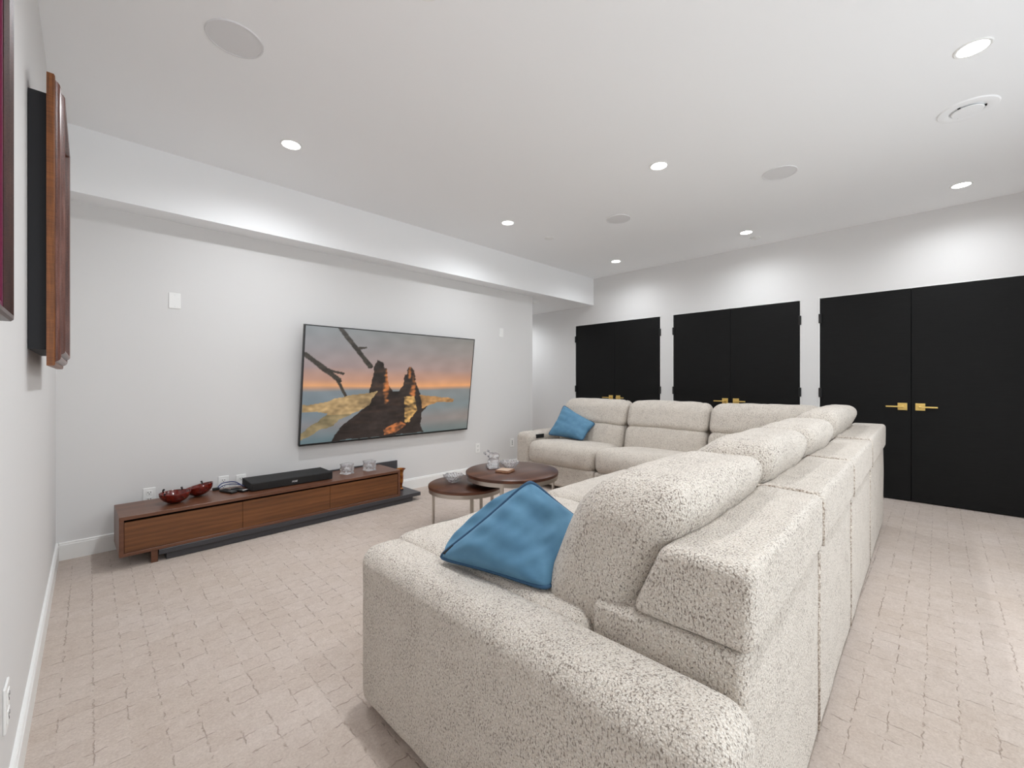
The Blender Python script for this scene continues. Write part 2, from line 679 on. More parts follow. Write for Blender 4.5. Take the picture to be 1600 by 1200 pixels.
for x, y, lab in ((0.632, 2.17, 'round in-ceiling speaker at the top left edge of the photo'),
                  (3.878, 0.722, 'larger-looking round in-ceiling speaker, the nearer one over the sofa'),
                  (3.817, 2.077, 'round in-ceiling speaker beside the small ceiling disc, the farther one')):
    root = empty('ceiling_speaker', (x, y, ZC))
    tag(root, lab, 'speaker', 'round in-ceiling speakers')
    lathe_obj('rim', [(0.108, -0.002), (0.108, -0.006), (0.114, -0.006), (0.116, 0.0)], 'grille_white', root, 48)
    lathe_obj('grille', [(0.108, -0.003), (0.05, -0.0055), (0, -0.006)], 'grille_white', root, 48)

root = empty('air_vent', (3.788, -0.252, ZC))
tag(root, 'round white air vent with a floating centre disc in the ceiling', 'vent')
lathe_obj('outer_ring', [(0.075, 0.0), (0.078, -0.006), (0.1, -0.010), (0.125, -0.006), (0.130, 0.0)], 'ceiling_paint', root, 48)
lathe_obj('throat', [(0.074, -0.001), (0.0, -0.001)], 'ceiling_paint', root, 48)
lathe_obj('centre_disc', [(0.0, -0.016), (0.066, -0.014), (0.068, -0.010), (0.06, -0.006), (0, -0.006)], 'ceiling_paint', root, 48)
for k in range(3):
    a = k * 2 * PI / 3 + 0.5
    box('spoke', (math.cos(a) * 0.07 - 0.006, math.sin(a) * 0.07 - 0.006, -0.009), (math.cos(a) * 0.07 + 0.006, math.sin(a) * 0.07 + 0.006, -0.003), 'black_metal', root)

root = empty('sprinkler_cover', (3.765, 2.914, ZC))
tag(root, 'small flat white disc on the ceiling near the farther speaker', 'sprinkler')
lathe_obj('ring', [(0.036, 0.0), (0.036, -0.004), (0.052, -0.006), (0.054, 0)], 'white_plastic', root, 32)
lathe_obj('cap', [(0.034, -0.002), (0.034, -0.008), (0.03, -0.010), (0, -0.010)], 'white_plastic', root, 32)
root = empty('sprinkler_cover', (5.37, 1.297, ZC))
tag(root, 'tiny white ceiling disc close to the wall above the middle doors', 'sprinkler')
lathe_obj('ring', [(0.036, 0.0), (0.036, -0.004), (0.052, -0.006), (0.054, 0)], 'white_plastic', root, 32)
lathe_obj('cap', [(0.034, -0.002), (0.034, -0.016), (0.03, -0.018), (0, -0.018)], 'white_plastic', root, 32)
root = empty('smoke_detector', (4.78, 4.05, ZS))
tag(root, 'white smoke detector under the low ceiling of the passage', 'smoke detector')
lathe_obj('base', [(0.062, 0), (0.062, -0.012), (0.058, -0.014), (0, -0.014)], 'white_plastic', root, 32)
lathe_obj('cover', [(0.052, -0.014), (0.05, -0.032), (0.04, -0.040), (0, -0.041)], 'white_plastic', root, 32)

# ================================================================== wall plates


def wall_plate(name, label, cat, loc, rz, kind, group):
    """plate in local XZ, facing -Y"""
    root = empty(name, loc, rz)
    tag(root, label, cat, group)
    box('plate', (-0.035, -0.006, -0.0575), (0.035, 0, 0.0575), 'white_plastic', root, 0.003, 2)
    if kind == 'outlet':
        for s in (-1, 1):
            f = box('socket', (-0.017, -0.008, s * 0.024 - 0.016), (0.017, -0.005, s * 0.024 + 0.016), 'white_plastic', root, 0.004, 2)
            boxes('slots', [((-0.009, -0.0085, s * 0.024 - 0.002), (-0.006, -0.0075, s * 0.024 + 0.008)),
                            ((0.006, -0.0085, s * 0.024 - 0.002), (0.009, -0.0075, s * 0.024 + 0.008)),
                            ((-0.003, -0.0085, s * 0.024 - 0.011), (0.003, -0.0075, s * 0.024 - 0.006))], 'dark_void', f)
    elif kind == 'switch':
        box('rocker', (-0.016, -0.0095, -0.033), (0.016, -0.005, 0.033), 'white_plastic', root, 0.003, 2)
    elif kind == 'jack':
        for k in (-1, 0, 1):
            box('jack', (-0.006, -0.0075, k * 0.022 - 0.006), (0.006, -0.005, k * 0.022 + 0.006), 'black_plastic', root)
    else:
        for s in (-1, 1):
            lathe_s = box('screw', (-0.003, -0.0068, s * 0.042 - 0.003), (0.003, -0.0055, s * 0.042 + 0.003), 'grille_white', root)
    return root


OG = 'white wall plates'
wall_plate('blank_wall_plate', 'blank white wall plate high to the left of the television', 'wall plate', (0.598, YA, 1.743), 0, 'blank', OG)
wall_plate('light_switch', 'white switch plate high to the right of the television', 'light switch', (3.911, YA, 1.774), 0, 'switch', OG)
wall_plate('wall_outlet', 'white outlet low on the wall between television bench and sofa', 'outlet', (3.513, YA, 0.334), 0, 'outlet', OG)
wall_plate('wall_outlet', 'white jack plate with dark sockets beside the sofa arm', 'outlet', (4.108, YA, 0.338), 0, 'jack', OG)
wall_plate('wall_outlet', 'white outlet behind the left end of the walnut bench', 'outlet', (0.455, YA, 0.331), 0, 'outlet', OG)
wall_plate('wall_outlet', 'white outlet behind the red bowls and remotes', 'outlet', (0.90, YA, 0.345), 0, 'outlet', OG)
wall_plate('wall_outlet', 'white outlet tucked behind the black soundbar corner', 'outlet', (1.02, YA, 0.34), 0, 'outlet', OG)
wall_plate('wall_outlet', 'white outlet on the picture wall at the bottom left edge', 'outlet', (0, 1.535, 0.327), PI / 2, 'outlet', OG)

# ================================================================== sectional sofa
PIV = (1.0, 0.11)
sofa = empty('sectional_sofa', (PIV[0], PIV[1], 0), 0.0156)
tag(sofa, 'large cream boucle corner sofa with reclining headrests', 'sofa')
XF = 4.69           # outer back of the far run (local frame before turning)
D1, D2 = 1.17, 1.06  # depth of the near and the far run


def mapper(side):
    if side == 'near':       # u = x, d = distance from the back
        return lambda P: np.stack([P[:, 0] - PIV[0], P[:, 1], P[:, 2]], 1)
    return lambda P: np.stack([XF - P[:, 1] - PIV[0], P[:, 0] - PIV[1], P[:, 2]], 1)


def piece(name, side, lo, hi, r, fn=None, step=0.03, mat='boucle', seed=1.0, rough=0.004, parent=None):
    M = mapper(side)

    def f(P, q):
        if fn:
            P = fn(P, q)
        if rough:
            N = P.copy()
            N[:, 2] += nz(N, 7, rough, seed)
            N[:, 1] += nz(N, 6, rough, seed + 5)
            P = N
        return M(P)
    o = soft(name, lo, hi, r, step, mat, parent or sofa, f, False)
    if side != 'near':
        # mapping (u,d)->(-d,u) keeps handedness
        pass
    return o


def seat_fn(D, crown, drop=0.05):
    def f(P, q):
        P = P.copy()
        top = np.clip(q[:, 2], 0, 1)
        bulge = (1 - np.abs(q[:, 0]) ** 3.0) * (1 - np.abs(np.clip(q[:, 1], -1, 1)) ** 4)
        P[:, 2] += top * crown * bulge
        # slope to the back
        P[:, 2] -= top * drop * (1 - (q[:, 1] + 1) / 2)
        # front swells outwards
        fr = np.clip(q[:, 1], 0, 1)
        P[:, 1] += fr * 0.025 * (1 - np.abs(q[:, 0]) ** 4) * (1 - q[:, 2] ** 2)
        # cross stitch dimples
        P[:, 2] -= top * 0.008 * np.exp(-((q[:, 1] - 0.35) / 0.05) ** 2) * (1 - np.abs(q[:, 0]) ** 6)
        return P
    return f


def headrest_fn(lean, z0, puff=0.018, seam=0.09, W=0.7):
    def f(P, q):
        P = P.copy()
        b = (1 - np.abs(q[:, 0]) ** 4) * (1 - np.abs(q[:, 2]) ** 2.5)
        P[:, 1] += q[:, 1] * puff * b
        P[:, 2] += np.clip(q[:, 2], 0, 1) * puff * (1 - np.abs(q[:, 0]) ** 4)
        # stitched line near each end and in the middle
        e = (1 - np.abs(q[:, 0])) * W / 2
        dent = np.exp(-((e - seam) / 0.010) ** 2) + 0.6 * np.exp(-((q[:, 0]) * W / 2 / 0.012) ** 2)
        P[:, 1] -= np.sign(q[:, 1]) * 0.005 * dent * np.abs(q[:, 1])
        P[:, 2] -= np.clip(q[:, 2], 0, 1) * 0.006 * dent
        P[:, 1] += -(P[:, 2] - z0) * lean
        return P
    return f


def shell_top_fn(z0, z1, d0, taper):
    def f(P, q):
        P = P.copy()
        k = (P[:, 2] - z0) / (z1 - z0)
        P[:, 1] = d0 + (P[:, 1] - d0) * (1 - taper * k)
        return P
    return f


def back_unit(side, u0, u1, hr0, hr1, zt, hz=0.0, sd=1.0, hlo=0.548, lean=0.46, dhi=0.52):
    # outer shell: lower panel, upper flap
    piece('back_panel', side, (u0 + 0.002, 0.012, 0.03), (u1 - 0.002, 0.36, 0.622), 0.022, None, 0.05, 'boucle', sd, 0.003)
    piece('back_flap', side, (u0 + 0.003, 0.0, 0.622), (u1 - 0.003, 0.262, zt), 0.026, shell_top_fn(0.62, zt, 0.0, 0.30), 0.035, 'boucle', sd + 1, 0.004)
    W = hr1 - hr0
    # lumbar cushion and headrest in front
    piece('lumbar_cushion', side, (hr0 + 0.004, 0.24, 0.40), (hr1 - 0.004, 0.50, 0.68 + hz), 0.07, headrest_fn(0.22, 0.55, 0.02, 0.12, W), 0.03, 'boucle', sd + 2, 0.006)
    piece('headrest', side, (hr0, 0.25, hlo + hz), (hr1, dhi, 0.925 + hz), 0.078, headrest_fn(lean, 0.67 + hz, 0.022, 0.10, W), 0.022, 'boucle', sd + 3, 0.008)


# near run (along the camera side)
near_units = [(1.03, 1.80, 1.045, 1.765), (1.80, 2.60, 1.80, 2.515), (2.60, 3.52, 2.53, 3.25)]
for k, (a, b, h0, h1) in enumerate(near_units):
    back_unit('near', a, b, h0, h1, 0.795, -0.01 if k else -0.03, 2.0 + k * 3.1)
for k, (a, b) in enumerate(((1.035, 1.86), (1.865, 2.70), (2.705, 3.60))):
    piece('seat_cushion', 'near', (a - (0.05 if k == 0 else 0), 0.36, 0.26), (b, D1 + 0.055, 0.572), 0.05, seat_fn(D1, 0.012, 0.0), 0.03, 'boucle', 11 + k, 0.006)
    piece('front_panel', 'near', (a, 0.40, 0.03), (b, D1 - 0.03, 0.27), 0.03, None, 0.06, 'boucle', 14 + k, 0.003)
# corner unit
piece('back_panel', 'near', (3.522, 0.012, 0.03), (XF - 0.012, 0.36, 0.622), 0.022, None, 0.05, 'boucle', 21, 0.003)
piece('back_flap', 'near', (3.523, 0.0, 0.622), (XF, 0.262, 0.805), 0.026, shell_top_fn(0.62, 0.8, 0, 0.2), 0.035, 'boucle', 22, 0.004)
piece('headrest', 'near', (3.36, 0.25, 0.60), (4.42, 0.48, 0.955), 0.085, headrest_fn(0.46, 0.69, 0.02, 0.1, 1.0), 0.025, 'boucle', 23, 0.008)
piece('seat_cushion', 'near', (3.61, 0.36, 0.26), (4.35, 1.23, 0.515), 0.075, seat_fn(1, 0.02), 0.03, 'boucle', 24, 0.006)
# far run (in front of the doors): u is y
far_units = [(2.19, 3.05, 2.195, 3.045), (1.34, 2.19, 1.345, 2.185), (0.38, 1.34, 0.42, 1.335)]
for k, (a, b, h0, h1) in enumerate(far_units):
    back_unit('far', a, b, h0, h1, 0.80, 0.0, 30.0 + k * 3.7, 0.655, 0.36, 0.47)
for k, (a, b) in enumerate(((2.193, 3.045), (1.25, 2.187))):
    piece('seat_cushion', 'far', (a, 0.36, 0.25), (b, D2, 0.495), 0.08, seat_fn(D2, 0.03), 0.03, 'boucle', 51 + k, 0.006)
    piece('front_panel', 'far', (a, 0.40, 0.05), (b, D2 - 0.015, 0.27), 0.03, None, 0.05, 'boucle', 54 + k, 0.003)


# arms


def arm_fn(P, q):
    P = P.copy()
    P[:, 2] += np.clip(q[:, 2], 0, 1) * 0.008 * (1 - q[:, 0] ** 2)
    return P


piece('armrest', 'near', (0.845, -0.015, 0.018), (1.03, D1 + 0.045, 0.562), 0.055, arm_fn, 0.025, 'boucle', 61, 0.006)
far_arm = piece('armrest', 'far', (3.055, 0.0, 0.03), (3.265, D2 - 0.05, 0.565), 0.055, arm_fn, 0.03, 'boucle', 64, 0.005)
# switch panel on the inner side of the far arm
xx = XF - D2 + 0.17 - PIV[0]
pn = box('control_panel', (xx, 3.05 - PIV[1] - 0.006, 0.50), (xx + 0.13, 3.06 - PIV[1], 0.545), 'black_plastic', sofa, 0.003, 2)
tag(pn, 'small black control panel on the inner side of the far armrest')
for k in range(2):
    box('button', (xx + 0.02 + k * 0.05, 3.05 - PIV[1] - 0.009, 0.512), (xx + 0.055 + k * 0.05, 3.05 - PIV[1] - 0.005, 0.533), 'rubber_black', pn, 0.002, 2)
# feet
for (x, y) in ((0.90, 0.05), (0.90, 1.05), (2.2, 0.05), (2.2, 1.05), (3.5, 0.05), (4.6, 0.05), (4.6, 1.6), (4.6, 3.1), (3.75, 3.1), (3.75, 2.2)):
    bm = bmesh.new()
    lathe(bm, [(0, 0), (0.022, 0), (0.026, 0.035), (0, 0.035)], 16, (x - PIV[0], y - (0.0 if y < 1.2 else PIV[1]), 0))
    bm_obj('foot', bm, 'black_plastic', sofa, True)
# stitched seams between the back modules
for xs in (1.80, 2.60, 3.52):
    pts = [(xs - PIV[0], 0.27, 0.70), (xs - PIV[0], 0.192, 0.789), (xs - PIV[0], 0.10, 0.792), (xs - PIV[0], 0.018, 0.788), (xs - PIV[0], 0.004, 0.76), (xs - PIV[0], 0.004, 0.63)]
    tube_obj('seam', pts, 0.007, 'boucle_seam', sofa, 6)
    tube_obj('seam', [(xs - PIV[0], 0.016, 0.61), (xs - PIV[0], 0.016, 0.04)], 0.007, 'boucle_seam', sofa, 6)

# ================================================================== throw pillows


def pillow(name, label, L, T, R, B, thick, tag_at=None, seed=0.0, pinch=0.10, roll=0.0):
    L, T, R, B = (Vector(p) for p in (L, T, R, B))
    ctr = (L + T + R + B) / 4
    root = empty(name, ctr)
    tag(root, label, 'pillow', 'blue velvet throw pillows')
    nrm = ((R - L).cross(T - B)).normalized()
    n = 36

    def surf(s, t):   # s,t in -1..1 ; corners: (-1,-1)=L (-1,1)=T (1,1)=R (1,-1)=B
        a, b = (s + 1) / 2, (t + 1) / 2
        p = L * (1 - a) * (1 - b) + T * (1 - a) * b + R * a * b + B * a * (1 - b)
        # sides draw in between the corners
        k = pinch * ((1 - t * t) * abs(s) ** 3 + (1 - s * s) * abs(t) ** 3)
        k += 0.06 * abs(s * t) ** 9
        return p + (ctr - p) * k
    root_inv = ctr
    edge = []
    for i in range(n):
        edge.append(surf(-1 + 2 * i / n, -1))
    for i in range(n):
        edge.append(surf(1, -1 + 2 * i / n))
    for i in range(n):
        edge.append(surf(1 - 2 * i / n, 1))
    for i in range(n):
        edge.append(surf(-1, 1 - 2 * i / n))
    bm = bmesh.new()
    grids = []
    for sg in (1, -1):
        g = []
        for i in range(n + 1):
            row = []
            for j in range(n + 1):
                if sg < 0 and (i in (0, n) or j in (0, n)):
                    row.append(grids[0][i][j])
                    continue
                s, t_ = -1 + 2 * i / n, -1 + 2 * j / n
                h = (max(0, 1 - abs(s) ** 2.4) * max(0, 1 - abs(t_) ** 2.4)) ** 0.55
                p = surf(s, t_)
                wr = noise.noise(Vector((s * 2.0 + seed, t_ * 2.0, sg * 2.0))) * 0.011 + noise.noise(Vector((s * 6 + seed, t_ * 2.2, sg * 5.0))) * 0.007
                wr = wr * 0.6 + 0.007 * math.sin(t_ * 15 + 3 * s + seed) * math.exp(-(s + 1) * 1.8)
                # creases fan out of the corners
                for cs, ct in ((-1, -1), (-1, 1), (1, 1), (1, -1)):
                    dx, dy = s - cs, t_ - ct
                    rr = math.hypot(dx, dy)
                    if rr < 1.1:
                        an = math.atan2(dy, dx)
                        wr += 0.006 * math.sin(an * 9 + seed) * (1 - rr / 1.1) * min(1, rr * 4)
                if sg < 0 and roll:
                    g_ = max(0.0, 1 - ((s + 0.72) / 0.28) ** 2)
                    p = p + (surf(-1, t_) - surf(0, t_)).normalized() * roll * g_ * (1 - t_ ** 4)
                d = h * thick * sg + wr * min(1, h * 1.5) * sg
                row.append(bm.verts.new(p + nrm * d - ctr))
            g.append(row)
        grids.append(g)
        for i in range(n):
            for j in range(n):
                q = [g[i][j], g[i + 1][j], g[i + 1][j + 1], g[i][j + 1]]
                bm.faces.new(q)
    bm_obj('cover', bm, 'velvet_blue', root, True)
    tube_obj('piping', [p - ctr for p in edge], 0.0055, 'piping_blue', root, 8, True)
    if tag_at:
        p = surf(*tag_at) - ctr
        d1 = (surf(tag_at[0], tag_at[1] + 0.2) - surf(*tag_at)).normalized()
        d2 = (surf(tag_at[0] + 0.2, tag_at[1]) - surf(*tag_at)).normalized()
        bm = bmesh.new()
        q = [p + nrm * 0.011 * tag_n + d1 * a * 0.022 + d2 * b * 0.011 for tag_n in (1,) for a, b in ((-1, -1), (1, -1), (1, 1), (-1, 1))]
        q2 = [x + nrm * 0.003 for x in q]
        v1 = [bm.verts.new(x) for x in q]
        v2 = [bm.verts.new(x) for x in q2]
        bm.faces.new(v1)
        bm.faces.new(v2)
        for i in range(4):
            bm.faces.new((v1[i], v1[(i + 1) % 4], v2[(i + 1) % 4], v2[i]))
        bm_obj('fabric_tag', bm, 'black_cloth', root)
    return root


pillow('throw_pillow', 'blue velvet throw pillow with dark piping standing on the near seat behind the armrest',
       (0.935, 0.995, 0.588), (1.112, 0.752, 0.850), (1.38, 0.67, 0.63), (1.03, 0.61, 0.585), 0.095, (-0.93, -0.80), 0.3, 0.05, 0.085)


# far pillow: leans in the corner of arm and backrest
pillow('throw_pillow', 'blue velvet throw pillow leaning in the far corner between sofa arm and backrest',
       (3.88, 3.035, 0.535), (4.17, 3.03, 0.868), (4.18, 2.58, 0.675), (3.95, 2.59, 0.505), 0.08, None, 2.1, 0.10)

# ================================================================== nesting coffee tables


def round_table(label, c, r, zt, ang0):
    root = empty('coffee_table', (c[0], c[1], 0))
    tag(root, label, 'coffee table', 'round nesting coffee tables')
    tp = lathe_obj('table_top', [(0, zt), (r - 0.006, zt), (r, zt - 0.004), (r, zt - 0.021), (r - 0.003, zt - 0.024), (0, zt - 0.024)], 'table_walnut', root, 72)
    zr = zt - 0.0242
    lathe_obj('apron_ring', [(r - 0.02, zr), (r - 0.004, zr), (r - 0.004, zr - 0.028), (r - 0.02, zr - 0.028), (r - 0.02, zr)], 'ring_steel', root, 72)
    lathe_obj('base_ring', [(r - 0.02, 0.018), (r - 0.004, 0.018), (r - 0.004, 0.002), (r - 0.02, 0.002), (r - 0.02, 0.018)], 'ring_steel', root, 72)
    for k in range(3):
        a = ang0 + k * 2 * PI / 3
        bm = bmesh.new()
        vs = bx(bm, (r - 0.019, -0.013, 0.017), (r - 0.005, 0.013, zr - 0.026))
        bmesh.ops.rotate(bm, verts=bm.verts, cent=(0, 0, 0), matrix=Matrix.Rotation(a, 3, 'Z'))
        bm_obj('leg', bm, 'ring_steel', root, False, 0.002, 1)
    return root


# angles given from the view's right axis (-44.9 deg in the room)
VA = -0.7828
TB = (2.44, 2.165)
TS = (2.195, 2.42)
round_table('larger round walnut coffee table on a steel ring base, overlapping the smaller one', TB, 0.352, 0.472, VA + math.radians(258))
round_table('smaller lower round walnut coffee table tucked under the larger one', TS, 0.283, 0.372, VA + math.radians(165))


def crystal_bowl(label, c, z, r, h, lobes):
    root = empty('crystal_bowl', (c[0], c[1], z))
    tag(root, label, 'bowl', 'cut crystal bowls')
    n = 40
    prof = [(0.34, 0.0), (0.36, 0.02), (0.55, 0.25), (0.78, 0.55), (0.93, 0.80), (1.0, 1.0), (0.93, 1.0), (0.84, 0.80), (0.66, 0.5), (0.42, 0.25), (0.2, 0.18), (0, 0.17)]
    bm = bmesh.new()
    rings = lathe(bm, [(0, 0)] + [(a * r, b * h) for a, b in prof], n)
    for k, R in enumerate(rings):
        if len(R) < n:
            continue
        for i, vtx in enumerate(R):
            f = 1 + (0.035 if 2 <= k <= 7 else 0.0) * (1 if (i + k) % 2 else -1) + 0.05 * math.cos(lobes * 2 * PI * i / n) * (k / 6 if k <= 6 else 0.6)
            vtx.co.x *= f
            vtx.co.y *= f
            if k in (6, 7):
                vtx.co.z += 0.05 * h * math.cos(lobes * 2 * PI * i / n)
    bm_obj('bowl_body', bm, 'crystal', root)
    lathe_obj('foot_ring', [(0.36 * r, 0.0), (0.36 * r, 0.0015), (0.2 * r, 0.0015), (0.2 * r, 0.0)], 'crystal', root, 24)
    return root


crystal_bowl('cut crystal bowl on the smaller lower coffee table', (2.14, 2.505), 0.3722, 0.078, 0.058, 8)
crystal_bowl('cut crystal bowl on the larger coffee table beside the wooden block', (2.46, 2.21), 0.4722, 0.072, 0.058, 8)

# glass animal on a block
root = empty('glass_figurine', (2.395, 2.335, 0.4722), -0.5)
tag(root, 'clear glass animal figurine sitting on a square block on the larger coffee table', 'figurine')
box('block_base', (-0.046, -0.046, 0), (0.046, 0.046, 0.022), 'crystal', root, 0.004, 1)
bm = bmesh.new()
for (cx, cy, cz, rx, ry, rz_) in ((0.008, 0, 0.055, 0.034, 0.026, 0.038), (0.016, 0, 0.095, 0.03, 0.024, 0.03), (-0.012, 0, 0.105, 0.024, 0.02, 0.024), (-0.036, 0, 0.122, 0.02, 0.017, 0.018),
                                  (-0.05, 0, 0.126, 0.014, 0.012, 0.011), (-0.02, 0.012, 0.042, 0.011, 0.01, 0.026), (-0.02, -0.012, 0.042, 0.011, 0.01, 0.026),
                                  (-0.03, 0.013, 0.138, 0.007, 0.006, 0.013), (-0.03, -0.013, 0.138, 0.007, 0.006, 0.013), (0.028, 0.012, 0.032, 0.017, 0.012, 0.014), (0.028, -0.012, 0.032, 0.017, 0.012, 0.014)):
    bmesh.ops.create_uvsphere(bm, u_segments=20, v_segments=14, radius=1, matrix=Matrix.Translation((cx * 1.15, cy * 1.2, 0.004 + cz * 0.9)) @ Matrix.Diagonal((rx * 1.25, ry * 1.3, rz_, 1)))
o = bm_obj('animal_body', bm, 'crystal', root, True)
md = o.modifiers.new('merge', 'REMESH')
md.mode = 'VOXEL'
md.voxel_size = 0.0035
md.use_smooth_shade = True

# block of wooden coasters
root = empty('wooden_coaster', (2.36, 2.16, 0.4722), 0.35)
tag(root, 'small square wooden coaster with pale top on the larger coffee table', 'coaster')
box('tray', (-0.056, -0.056, 0), (0.056, 0.056, 0.017), 'coaster_wood', root, 0.003, 2)
box('inlay', (-0.048, -0.048, 0.0165), (0.048, 0.048, 0.0195), 'stone_light', root, 0.002, 1)

# ================================================================== dark low bench and walnut console
CA = 0.026
bench = empty('low_platform', (0.279, 3.362, 0), CA)
tag(bench, 'dark grey low platform with a back panel under and behind the walnut bench', 'platform')
box('platform_slab', (0.187, -0.001, 0.044), (2.155, 0.396, 0.0768), 'dark_laminate', bench, 0.002, 1)
box('plinth', (0.226, 0.014, 0.001), (2.075, 0.38, 0.0438), 'dark_laminate', bench, 0.002, 1)
box('back_panel', (1.27, 0.3975, 0.05), (2.142, 0.416, 0.333), 'dark_laminate', bench, 0.002, 1)

con = empty('media_console', (0.279, 3.362, 0), CA)
tag(con, 'long low walnut television bench with three drawers', 'media console')
CL, CD, CZ0, CZ1 = 1.93, 0.395, 0.078, 0.322
box('top_board', (0, 0, CZ1 - 0.022), (CL, CD, CZ1), 'walnut', con, 0.0015, 1)
box('bottom_board', (0, 0, CZ0), (CL, CD, CZ0 + 0.02), 'walnut', con, 0.0015, 1)
box('side_board', (0, 0.0003, CZ0 + 0.0202), (0.022, CD, CZ1 - 0.0222), 'walnut', con)
box('side_board', (CL - 0.022, 0.0003, CZ0 + 0.0202), (CL, CD, CZ1 - 0.0222), 'walnut', con)
box('back_board', (0.023, CD - 0.012, CZ0 + 0.021), (CL - 0.023, CD - 0.002, CZ1 - 0.023), 'dark_void', con)
w3 = (CL - 0.05) / 3
for k in range(3):
    x0 = 0.025 + k * w3
    dr = box('drawer_front', (x0 + (0.001 if k else -0.0015), 0.004, CZ0 + 0.0215), (x0 + w3 - (0.001 if k < 2 else -0.0015), 0.024, CZ1 - 0.036), 'walnut_drawer', con, 0.0015, 1)
    box('drawer_box', (x0 + 0.01, 0.026, CZ0 + 0.03), (x0 + w3 - 0.01, CD - 0.05, CZ1 - 0.05), 'dark_void', dr)
for (x, y) in ((0.15, 0.012), (0.12, CD - 0.07)):
    bm = bmesh.new()
    bx(bm, (x, y, 0.0), (x + 0.034, y + 0.03, CZ0))
    bm_obj('leg', bm, 'walnut', con, False, 0.002, 1)
for (x, y) in ((CL - 0.20, 0.07), (CL - 0.20, CD - 0.07)):
    box('leg', (x, y, 0.0769), (x + 0.034, y + 0.034, CZ0), 'walnut', con)


def red_bowl(label, c, r, tilt, axis, stem):
    root = empty('red_bowl', (c[0], c[1], CZ1 + 0.0006))
    root.rotation_euler = (axis[0] * tilt, axis[1] * tilt, 0)
    tag(root, label, 'bowl', 'glossy red bowls')
    prof = [(0, 0.0), (0.28, 0.004), (0.5, 0.07), (0.74, 0.24), (0.91, 0.46), (0.985, 0.66), (1.0, 0.78), (0.985, 0.80), (0.95, 0.74), (0.86, 0.46), (0.68, 0.26), (0.4, 0.11), (0, 0.07)]
    lathe_obj('bowl_body', [(a * r, b * r) for a, b in prof], 'red_lacquer', root, 48)
    for k, (an, hh) in enumerate(stem):
        x, y = 0.97 * r * math.cos(an), 0.97 * r * math.sin(an)
        bm = bmesh.new()
        tube(bm, [(x, y, 0.74 * r), (x * 1.03, y * 1.03, 0.86 * r + hh * 0.4), (x * 0.96, y * 0.96, 0.88 * r + hh)], [0.004, 0.005, 0.003], 8)
        bmesh.ops.create_uvsphere(bm, u_segments=10, v_segments=8, radius=0.007, matrix=Matrix.Translation((x * 0.96, y * 0.96, 0.88 * r + hh)))
        bm_obj('rim_knob', bm, 'bronze_dark', root, True)
    return root


red_bowl('glossy dark red bowl nearest the left end of the walnut bench', (0.567, 3.545), 0.088, 0.0, (1, 0), [(2.3, 0.006), (-2.4, 0.0), (1.0, 0.004)])
b2 = red_bowl('glossy dark red bowl tilted to one side, next to the remotes', (0.727, 3.637), 0.086, -0.2, (0.5, 1), [(1.2, 0.006)])
b2.location.z = CZ1 + 0.006

# soundbar
sb = empty('soundbar', (1.31, 3.615, CZ1 + 0.0005), 0.0)
tag(sb, 'black slab soundbar lying on the walnut bench', 'speaker')
box('body', (-0.303, -0.13, 0.003), (0.303, 0.135, 0.064), 'black_cloth', sb, 0.008, 3)
box('front_grille', (-0.295, -0.1325, 0.006), (0.295, -0.1295, 0.060), 'black_plastic', sb, 0.001, 1)
for sx in (-0.26, 0.26):
    box('rubber_foot', (sx - 0.02, -0.1, 0), (sx + 0.02, 0.1, 0.004), 'rubber_black', sb)
fc = bpy.data.curves.new('brand_mark', 'FONT')
fc.body = 'BOSE'
fc.size = 0.017
fc.shear = 0.3
fc.extrude = 0.0005
fc.offset = 0.0005
fc.align_x = 'CENTER'
fo = bpy.data.objects.new('logo', fc)
COL.objects.link(fo)
dg = bpy.context.evaluated_depsgraph_get()
me = bpy.data.meshes.new_from_object(fo.evaluated_get(dg))
bpy.data.objects.remove(fo)
lg = link('logo', me, 'silver_print', sb)
lg.rotation_euler = (PI / 2, 0, 0)
lg.location = (0.0, -0.1332, 0.026)
lg['label'] = 'small silver lettering on the front'


def remote(label, c, rz, mat_key):
    root = empty('remote_control', (c[0], c[1], CZ1 + 0.0005), rz)
    tag(root, label, 'remote', 'remote controls')
    box('body', (-0.023, -0.075, 0), (0.023, 0.075, 0.016), 'black_plastic', root, 0.006, 3)
    for i in range(3):
        for j in range(4):
            box('button', (-0.016 + i * 0.012, -0.01 + j * 0.018, 0.015), (-0.008 + i * 0.012, 0.0 + j * 0.018, 0.0185), mat_key, root, 0.001, 1)
    return root


r1 = remote('black remote control lying left of the other by the soundbar', (0.885, 3.60), 0.35, 'rubber_black')
r2 = remote('black remote control with a silver end, touching the soundbar', (0.955, 3.585), 0.35, 'rubber_black')
box('silver_end', (-0.019, -0.071, 0.0155), (0.019, -0.056, 0.0178), 'silver_print', r2, 0.001, 1)

# cables behind the soundbar
pts = []
for k in range(25):
    a = k / 24
    pts.append((0.84 + a * 0.165, 3.735 + 0.04 * math.sin(a * 5), 0.334 + 0.036 * math.sin(a * PI) + 0.004 * math.sin(a * 11)))
cb = empty('power_cable', (0.84, 3.735, 0.334))
tag(cb, 'dark blue cable with black plug looping behind the remotes', 'cable')
o = tube_obj('cord', [(p[0] - 0.84, p[1] - 3.735, p[2] - 0.334) for p in pts], 0.004, 'cable_blue', cb, 8)
o = tube_obj('cord', [(p[0] - 0.84 + 0.01, p[1] - 3.735 - 0.012, (p[2] - 0.334) * 0.5) for p in pts], 0.0035, 'cable_blue', cb, 8)
box('plug', (-0.03, -0.012, -0.011), (0.015, 0.012, 0.008), 'black_plastic', cb, 0.003, 2)


